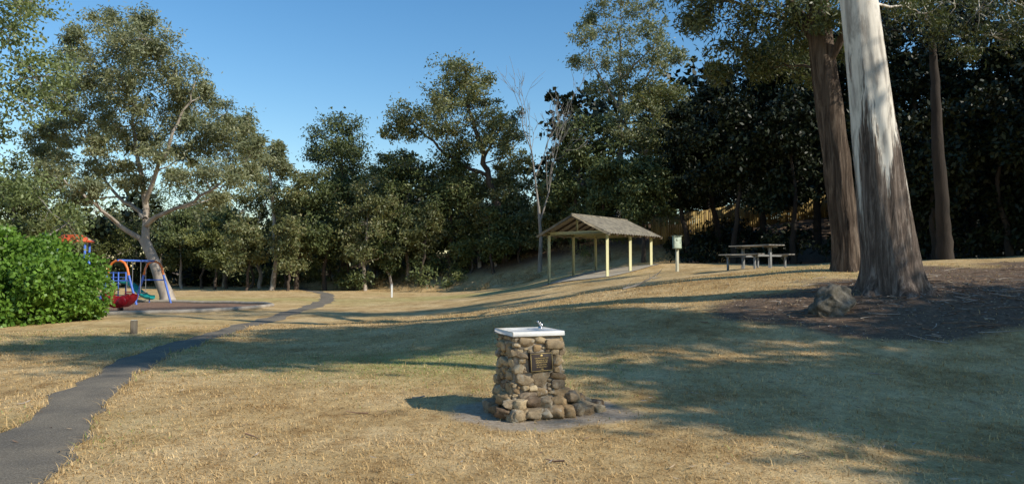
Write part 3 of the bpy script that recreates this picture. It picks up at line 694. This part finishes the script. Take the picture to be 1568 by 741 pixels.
    me=bpy.data.meshes.new_from_object(so.evaluated_get(dg)); so.modifiers.clear(); so.data=me; bpy.data.objects.remove(co)
    CH=simple('chrome',(.45,.45,.46),(.6,.6,.6),20,.2,0,metal=1)
    z0=TZ+.056
    t=MB(); t.tube([(.16,.05,z0-.004),(.16,.05,z0+.024)],[.030,.026],16,cap=True); t.tube([(.16,.05,z0+.02),(.155,.045,z0+.05),(.12,.02,z0+.083),(.105,.01,z0+.088)],[.014,.014,.012,.010],10,cap=True)
    t.tube([(.165,.055,z0+.02),(.18,.06,z0+.06)],[.018,.02],12,cap=True); t.tube([(.18,.06,z0+.06),(.14,.03,z0+.073)],[.008,.008],8,cap=True)
    t.tube([(-.08,-.02,TZ+.021),(-.08,-.02,TZ+.026)],[.025,.022],16,cap=True)
    t.out('bubbler_tap',[CH],smooth=True,parent=E)
    PB=simple('plaque_bronze',(.022,.015,.011),(.045,.03,.022),15,.55,.1,.001,metal=.1,spec=.3); PG=simple('plaque_gold',(.6,.43,.16),(.75,.55,.24),15,.45,0,metal=.3)
    hz=hs(.575)
    pe=bpy.data.objects.new('plaque',None); link(pe,E); pe.location=(.02,-hz-.030,.575); pe.rotation_euler=(-math.radians(3),-math.radians(2),0)
    b=MB(); b.box((0,.02,0),(.27,.07,.205),bev=.004); b.out('plaque_back',[PB],parent=pe)
    b=MB()
    for (c,s) in [((0,-.017,.092),(.25,.004,.004)),((0,-.017,-.092),(.25,.004,.004)),((-.123,-.017,0),(.004,.004,.179)),((.123,-.017,0),(.004,.004,.179))]: b.box(c,s)
    b.out('plaque_border',[PG],parent=pe)
    b=MB(); V,T=ico(2); b.add(V*np.array([.016,.004,.012])+np.array([0,-.016,.070]),None,T); b.out('plaque_crest',[PG],parent=pe)
    for k,(tx,sz) in enumerate([('THIS FOUNTAIN WAS',.015),('DONATED BY THE',.015),('LIONS CLUB',.022),('FOR THE PEOPLE',.014),('OF THIS DISTRICT',.014),('1988',.015)]):
        cu=bpy.data.curves.new('text','FONT'); cu.body=tx; cu.size=sz*1.1; cu.align_x='CENTER'; cu.extrude=.0008; cu.materials.append(PG)
        o=bpy.data.objects.new('plaque_text_%d'%(k+1),cu); link(o,pe); o.location=(0,-.0160,.038-k*.0235); o.rotation_euler=(math.pi/2,0,0)
fountain()
# ---------------------------------------------------------------- picnic shelter
def shelter():
    A=np.array([4.51,35.0]); u=np.array([2.73,3.5]); Ls=np.linalg.norm(u); u/=Ls; v=np.array([-u[1],u[0]]); Wd=3.36
    E=empty('picnic_shelter',(A[0],A[1],0),0)
    PM=simple('cream_timber',(.50,.47,.24),(.62,.58,.33),4,.6,.2,.004)
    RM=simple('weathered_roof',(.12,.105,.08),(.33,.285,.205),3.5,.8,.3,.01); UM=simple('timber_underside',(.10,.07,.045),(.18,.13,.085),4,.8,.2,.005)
    CM=simple('concrete',(.38,.33,.26),(.52,.46,.37),4,.9,.3,.01)
    W=lambda a,b,z:(u[0]*a+v[0]*b,u[1]*a+v[1]*b,z)
    et=3.43
    pm=MB()
    for a in(0,Ls/2,Ls):
        for b in(0,Wd):
            x,y,_=W(a,b,0); z=Hf(x+A[0],y+A[1]); pm.beam((x,y,z-.1),(x,y,et-.082),.14,.14,bev=.01)
    pm.out('posts',[PM],parent=E)
    b=MB()
    for bb in(0,Wd): b.beam(W(-.35,bb,et),W(Ls+.35,bb,et),.09,.16)
    for a in(0,Ls/2,Ls): b.beam(W(a,.05,et+.003),W(a,Wd-.05,et+.003),.08,.15)
    b.beam(W(-.02,Wd/2,et+.08),W(-.02,Wd/2,et+.68),.1,.1)
    b.beam(W(Ls,Wd/2,et+.08),W(Ls,Wd/2,et+.68),.1,.1)
    b.out('beams',[PM],parent=E)
    ov=.42; rise=.78; zr=et+rise
    hw=Wd/2+ov; slope=rise/(Wd/2)
    r=MB(); nC=int((Ls+1.0)/.045)
    for sg in(-1,1):
        aa=np.linspace(-.5,Ls+.5,nC); bbs=np.linspace(0,hw,5); V=[]
        for a in aa:
            c=.018*math.sin(a/.26*2*math.pi)
            for q in bbs: V.append(W(a,Wd/2+sg*q,zr+.1-q*slope+c))
        n=5; i=np.arange(nC-1)[:,None]*n; j=np.arange(n-1)[None,:]
        r.add(V,np.stack([i+j,i+j+1,i+n+j+1,i+n+j],-1).reshape(-1,4))
    r.out('corrugated_roof',[RM],parent=E)
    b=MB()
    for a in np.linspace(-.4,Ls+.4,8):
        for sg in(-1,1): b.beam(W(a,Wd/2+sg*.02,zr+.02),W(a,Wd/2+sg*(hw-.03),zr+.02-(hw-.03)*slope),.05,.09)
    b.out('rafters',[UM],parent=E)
    b=MB()
    for a in(-.47,Ls+.47):
        for sg in(-1,1): b.beam(W(a,Wd/2,zr+.045),W(a,Wd/2+sg*hw,zr+.045-hw*slope),.03,.12)
    b.out('barge_boards',[RM],parent=E)
    b=MB(); b.tube([W(-.5,Wd/2,zr+.1),W(Ls+.5,Wd/2,zr+.1)],[.05,.05],8,cap=True); b.out('ridge_cap',[RM],parent=E)
    c=MB(); n=10; V=[]
    for a in np.linspace(-.35,Ls+.35,n):
        for q in np.linspace(-.35,Wd+.35,n):
            x,y,_=W(a,q,0); V.append((x,y,Hf(x+A[0],y+A[1])+.03))
    i=np.arange(n-1)[:,None]*n; j=np.arange(n-1)[None,:]
    c.add(V,np.stack([i+j,i+j+1,i+n+j+1,i+n+j],-1).reshape(-1,4)); c.out('floor_slab',[CM],parent=E)
shelter()
def table():
    x,y,_=P(1158,405,25); g=Hf(x,y); E=empty('picnic_table',(x,y,g),math.radians(-62))
    TM=simple('grey_timber',(.16,.145,.12),(.29,.26,.22),5,.7,.2,.004,sc3=(.2,1,1)); SMt=simple('galv_steel',(.2,.2,.19),(.3,.3,.29),6,.5,.1,.002,metal=.4)
    b=MB()
    for k in range(5): b.box((0,-.30+k*.15,.75),(1.8,.14,.045),bev=.006)
    b.out('table_top',[TM],parent=E)
    for n,sg in(('bench_1',-1),('bench_2',1)):
        b=MB()
        for k in range(2): b.box((0,sg*(.62+k*.15),.45),(1.8,.14,.045),bev=.006)
        b.out(n,[TM],parent=E)
    b=MB()
    for sx in(-.6,.6):
        b.beam((sx,0,-.1),(sx,0,.705),.09,.09); b.beam((sx,-.33,.705),(sx,.33,.705),.05,.05); b.beam((sx,-.8,.405),(sx,.8,.405),.06,.05)
        for sg in(-1,1): b.beam((sx,sg*.7,-.1),(sx,sg*.7,.38),.06,.06)
    b.out('frame',[SMt],parent=E)
table()
def meter():
    x,y,_=P(1036,418,30); g=Hf(x,y); E=empty('meter_box_on_post',(x,y,g),math.radians(12))
    G=simple('pale_green_paint',(.26,.31,.22),(.36,.41,.30),5,.5,.1,.002); W=simple('pale_post',(.36,.34,.24),(.48,.45,.34),5,.7,.2,.003)
    b=MB(); b.box((.03,0,.55),(.11,.11,1.4),bev=.008); b.out('post',[W],parent=E)
    b=MB(); b.box((-.03,-.12,1.18),(.34,.16,.5),bev=.012); b.box((-.03,-.13,1.445),(.38,.22,.02),bev=.004); b.out('box',[G],parent=E)
    b=MB(); b.box((-.03,-.205,1.17),(.28,.006,.42),bev=.002); b.box((.08,-.213,1.17),(.02,.014,.06),bev=.003); b.box((-.06,-.2105,1.28),(.1,.004,.08)); b.out('door',[simple('door_paint',(.34,.39,.30),(.42,.47,.37),5,.5,0)],parent=E)
meter()
def posts():
    x,y,_=P(600,445,44); g=Hf(x,y); E=empty('white_marker_post',(x,y,g))
    b=MB(); b.box((0,0,.36),(.10,.10,.78),bev=.012); b.out('post',[simple('white_paint',(.45,.45,.42),(.6,.6,.56),6,.6,.1,.002)],parent=E)
    b=MB(); b.box((0,0,.765),(.13,.13,.03),bev=.01); b.out('cap',[simple('grey_cap',(.2,.2,.2),(.3,.3,.3),6,.6,0)],parent=E)
    x,y,_=P(205,509,19); g=Hf(x,y); E=empty('timber_bollard',(x,y,g),.3)
    b=MB(); b.box((0,0,.13),(.15,.15,.42),bev=.012); b.out('post',[simple('old_timber',(.07,.055,.04),(.17,.14,.10),8,.9,.5,.006,sc3=(1,1,.2))],parent=E)
    b=MB(); b.box((0,0,.346),(.14,.14,.012),bev=.004); b.out('top_face',[simple('end_grain',(.3,.28,.22),(.42,.4,.33),12,.9,.2,.003)],parent=E)
posts()
def fence():
    FM,nt,p,o=new_mat('paling_timber'); g=N(nt,'ShaderNodeNewGeometry').outputs['Random Per Island']
    nt.links.new(ramp(nt,g,[(0,(.20,.125,.04)),(.5,(.36,.25,.08)),(1,(.50,.35,.12))]),p.inputs['Base Color']); p.inputs['Roughness'].default_value=.8
    mb=MB(); rnd=random.Random(3); x=9.5
    while x<36:
        y=50+.02*(x-4); z=Hf(x,y); mb.box((x,y,z+.92+rnd.uniform(-.02,.02)),(.135,.018,1.85),bev=0); x+=.15
    for k in range(11):
        xa=9.5+k*2.5; xb=xa+2.5
        for h in(.4,1.4): mb.beam((xa,50+.02*(xa-4)+.045,Hf(xa,50)+h),(xb,50+.02*(xb-4)+.045,Hf(xb,50)+h),.04,.08,bev=0)
        mb.box((xa,50.13+.02*(xa-4),Hf(xa,50)+.8),(.1,.1,1.9))
    mb.out('paling_fence',[FM])
fence()
def rocks():
    RM,nt,p,o=new_mat('grey_rock'); v=objco(nt)
    c=ramp(nt,noise_n(nt,3.5,6,.75,v),[(.35,(.085,.075,.055)),(.5,(.16,.14,.11)),(.62,(.26,.235,.19)),(.7,(.36,.25,.16))])
    nt.links.new(c,p.inputs['Base Color']); p.inputs['Roughness'].default_value=.95; p.inputs['Specular IOR Level'].default_value=.1; bump(nt,p,noise_n(nt,12,6,.75,v),1,.05)
    x,y,_=P(1273,470,13.9); g=Hf(x,y); mb=MB(); stone(mb,(0,0,.13),(.84,.62,.62),Matrix.Rotation(.25,3,'Z')@Matrix.Rotation(-.12,3,'Y'),box=.8,amp=.35,sub=5,fr=1.3,cuts=16)
    mb.out('boulder',[RM],smooth=True,loc=(x,y,g))
    x,y,_=P(982,490,20); g=Hf(x,y); mb=MB(); rn=random.Random(6)
    mb.tube([(-.5,0,.03),(-.1,.1,.12),(.25,.05,.3),(.55,.1,.5)],[.03,.026,.018,.008],6)
    for k in range(9):
        t=rn.uniform(0,1); b=np.array([-.4+.9*t,.06,.05+.4*t*t]); d=np.array([rn.uniform(-.3,.4),rn.uniform(-.3,.3),rn.uniform(-.03,.3)]); mb.tube([b,b+d*.5,b+d],[.012,.008,.003],4)
    mb.out('fallen_branch',[BARK_GREY],smooth=True,loc=(x,y,g))
rocks()
# ---------------------------------------------------------------- playground
def plastic(name,c,r=.4):
    return simple(name,tuple(a*.85 for a in c),c,3,r,0,spec=.5)
def playground():
    BLUE=plastic('blue_paint',(.08,.18,.62)); ORG=plastic('orange_paint',(.80,.20,.03)); RED=plastic('red_plastic',(.62,.02,.03)); TEAL=plastic('teal_plastic',(.02,.34,.31)); GRY=plastic('chain_grey',(.3,.3,.3)); BLK=plastic('black_rubber',(.03,.03,.03))
    cx,cy=-17.2,31.5; n=48; V=[(cx,cy,Hf(cx,cy)+.03)]
    for ring in range(1,9):
        for k in range(n):
            a=k/n*2*math.pi; w=1+.06*math.sin(3*a+1)
            x=cx+6.3*w*ring/8*math.cos(a); y=cy+6.0*w*ring/8*math.sin(a); V.append((x,y,Hf(x,y)+.03*(1-(ring/8)**6)+.004))
    T=[[0,1+k,1+(k+1)%n] for k in range(n)]; Q=[]
    for r in range(7):
        for k in range(n): Q.append([1+r*n+k,1+(r+1)*n+k,1+(r+1)*n+(k+1)%n,1+r*n+(k+1)%n])
    build('playground_mulch',V,Q,T,mats=[simple('bark_mulch',(.15,.085,.055),(.36,.22,.14),14,.95,1,.03)],smooth=True)
    mb=MB(); ed=[]
    for k in range(n+1):
        a=k/n*2*math.pi; w=1+.06*math.sin(3*a+1); x=cx+6.35*w*math.cos(a); y=cy+6.05*w*math.sin(a); ed.append((x,y,Hf(x,y)+.05))
    mb.tube(ed,.085,8); mb.out('timber_edging',[simple('edging_timber',(.26,.22,.17),(.42,.37,.3),4,.9,.4,.01)],smooth=True)
    x,y,_=P(180,467,33.5); g=Hf(x,y); E=empty('swing_set',(x,y,g),math.radians(-4))
    for nm,yy in(('frame_near',0),('frame_far',2.9)):
        b=MB()
        for s in(-1,1): b.tube([(s*.92,yy,-.1),(s*.50,yy,1.35)],[.05,.05],10,m=0)
        b.tube([(-.50,yy,1.35),(-.42,yy,1.68),(-.3,yy,1.9),(-.12,yy,2.0),(.12,yy,2.0),(.3,yy,1.9),(.42,yy,1.68),(.50,yy,1.35)],[.052]*8,10,m=1)
        b.tube([(-.57,yy,1.1),(.57,yy,1.1)],[.03,.03],8,m=0)
        b.out(nm,[BLUE,ORG],smooth=True,parent=E)
    b=MB(); b.tube([(0,-.05,2.02),(0,2.95,2.02)],[.05,.05],10,cap=True); b.out('top_beam',[BLUE],smooth=True,parent=E)
    for k,yy in enumerate((.9,2.0)):
        b=MB(); b.tube([(0,yy-.22,2.0),(0,yy-.22,.5)],[.013,.013],6,m=0); b.tube([(0,yy+.22,2.0),(0,yy+.22,.5)],[.013,.013],6,m=0); b.box((0,yy,.49),(.2,.5,.04),m=1,bev=.01); b.out('swing_%d'%(k+1),[GRY,BLK],parent=E)
    x,y,_=P(184,487,28.6); g=Hf(x,y); E=empty('spring_rocker',(x,y,g),0)
    prof=[(-.62,.80),(-.60,.62),(-.52,.42),(-.36,.26),(-.1,.18),(.15,.20),(.36,.32),(.50,.50),(.54,.66)]
    b=MB()
    for s in(-1,1):
        inn=[(px_*.62-.02,.36+(pz)*.55+(.12 if abs(px_)<.45 else .02)) for px_,pz in prof]
        V=[(a,s*.24,z) for a,z in prof]+[(a,s*.24,z) for a,z in inn]+[(a,s*.28,z) for a,z in prof]+[(a,s*.28,z) for a,z in inn]; m=len(prof); Q=[]
        for k in range(m-1):
            Q+= [[k,k+1,m+k+1,m+k],[2*m+k,3*m+k,3*m+k+1,2*m+k+1],[k,2*m+k,2*m+k+1,k+1],[m+k,m+k+1,3*m+k+1,3*m+k]]
        b.add(V,Q)
    V=[]
    for a,z in prof: V+=[(a,-.24,z),(a,.24,z),(a*.93,-.24,z+.04),(a*.93,.24,z+.04)]
    Q=[]
    for k in range(len(prof)-1): o=k*4; Q+=[[o,o+1,o+5,o+4],[o+2,o+6,o+7,o+3]]
    b.add(V,Q); b.out('curved_body',[RED],parent=E)
    b=MB(); b.box((-.05,0,.48),(.5,.44,.05),bev=.015); b.box((-.36,0,.68),(.05,.44,.38),bev=.015); b.out('seat',[RED],parent=E)
    b=MB(); b.tube([(.3,-.24,.78),(.3,.24,.78)],[.02,.02],8,m=0,cap=True); V,T=ico(3); b.add(V*np.array([.17,.05,.17])+np.array([.22,-.33,.44]),None,T,m=0); b.out('handle_and_wheel',[plastic('dark_red',(.40,.01,.02))],smooth=True,parent=E)
    t=np.linspace(0,5*2*math.pi,60); b=MB(); b.tube(np.stack([.1*np.cos(t),.1*np.sin(t),t/(10*math.pi)*.2-.02],-1),.016,6); b.out('spring',[BLK],smooth=True,parent=E)
    x,y,_=P(200,458,37); g=Hf(x,y); E=empty('playground_slide',(x,y,g),math.radians(-8)); E.scale=(.78,.78,.78)
    cl=[(-.55,0,1.25),(-.2,0,1.2),(.15,0,.98),(.5,0,.68),(.85,0,.42),(1.2,0,.28),(1.5,0,.27)]
    cs=[(-.27,.2),(-.26,.08),(-.2,0),(0,-.03),(.2,0),(.26,.08),(.27,.2)]
    V=[(a,c,z+d) for a,_,z in cl for c,d in cs]+[(a,c*1.12,z+d-.04*(abs(c)<.27)) for a,_,z in cl for c,d in cs]
    n=7; off=len(cl)*n; Q=[]
    for i_ in range(len(cl)-1):
        for j_ in range(n-1): a=i_*n+j_; Q+=[[a,a+1,a+n+1,a+n],[off+a,off+a+n,off+a+n+1,off+a+1]]
        for j_ in(0,n-1): a=i_*n+j_; Q.append([a,a+n,off+a+n,off+a])
    b=MB(); b.add(V,Q); b.out('chute',[TEAL],smooth=True,parent=E)
    b=MB()
    for sx in(-.62,-1.5):
        for sy in(-.36,.36): b.tube([(sx,sy,-.1),(sx,sy,1.95)],[.04,.04],10,cap=True)
    b.tube([(1.3,0,-.1),(1.3,0,.24)],[.04,.04],8)
    for sy in(-.36,.36): b.tube([(-.62,sy,1.9),(-1.5,sy,1.9)],[.025,.025],8); b.tube([(-.62,sy,1.6),(-1.5,sy,1.6)],[.025,.025],8)
    b.out('posts_and_rails',[BLUE],smooth=True,parent=E)
    b=MB(); b.box((-1.06,0,1.2),(1.0,.74,.06),bev=.01)
    for k in range(5): b.box((-1.6-.08*(4-k),0,.22+k*.22),(.06,.6,.04),bev=.01)
    b.out('platform_and_steps',[plastic('deck_grey',(.15,.15,.16))],parent=E)
    x,y,_=P(112,440,35); g=Hf(x,y); E=empty('playground_tower',(x,y,g),.35)
    b=MB()
    for sx in(-.55,.55):
        for sy in(-.55,.55): b.tube([(sx,sy,-.1),(sx,sy,3.02)],[.05,.05],10,cap=True)
    b.out('posts',[BLUE],smooth=True,parent=E)
    b=MB(); b.box((0,0,1.4),(1.1,1.1,.08),bev=.01)
    for s in(-1,1): b.box((s*.5,0,1.75),(.03,.95,.55),bev=.008)
    b.out('deck_and_panels',[TEAL],parent=E)
    z0,z1=2.99,3.27; V=[(-.75,-.75,z0),(.75,-.75,z0),(.75,.75,z0),(-.75,.75,z0),(-.35,-.35,z1),(.35,-.35,z1),(.35,.35,z1),(-.35,.35,z1)]
    V2=[(a*.98,c*.98,z-.07) for a,c,z in V[:4]]
    b=MB(); b.add(V+V2,[[0,1,5,4],[1,2,6,5],[2,3,7,6],[3,0,4,7],[4,5,6,7],[8,9,1,0],[9,10,2,1],[10,11,3,2],[11,8,0,3],[11,10,9,8]]); b.out('roof',[plastic('roof_orange_red',(.62,.10,.03))],parent=E)
playground()
# ---------------------------------------------------------------- light
SUNEL=math.radians(35); sd=Vector((.87,-.49,0)).normalized()
vec=Vector((sd.x*math.cos(SUNEL),sd.y*math.cos(SUNEL),math.sin(SUNEL)))
L=bpy.data.lights.new('sun','SUN'); L.energy=5.0; L.angle=math.radians(.5); L.color=(1,.935,.81)
so=bpy.data.objects.new('sun',L); SC.collection.objects.link(so); so.rotation_euler=vec.to_track_quat('Z','Y').to_euler(); so.location=(30,-20,40)
w=bpy.data.worlds.new('World'); SC.world=w; w.use_nodes=True; nt=w.node_tree; bgN=nt.nodes['Background']
sk=nt.nodes.new('ShaderNodeTexSky'); sk.sky_type='NISHITA'; sk.sun_disc=False; sk.sun_elevation=SUNEL; sk.sun_rotation=math.atan2(sd.x,sd.y)
sk.air_density=1.25; sk.dust_density=.1; sk.ozone_density=3.0; sk.altitude=100
hs_=nt.nodes.new('ShaderNodeHueSaturation'); hs_.inputs['Saturation'].default_value=1.28
nt.links.new(sk.outputs[0],hs_.inputs['Color']); nt.links.new(hs_.outputs[0],bgN.inputs[0]); bgN.inputs[1].default_value=.15
# ---------------------------------------------------------------- camera
cam=bpy.data.cameras.new('camera'); cam.sensor_width=36; cam.lens=36*FPX/1568; cam.clip_end=4000; cam.clip_start=.05
co=bpy.data.objects.new('camera',cam); SC.collection.objects.link(co); co.location=(0,0,CAMZ); co.rotation_euler=(math.pi/2+TH,0,0); SC.camera=co
SC.view_settings.view_transform='Standard'; SC.view_settings.look='None'; SC.view_settings.exposure=0
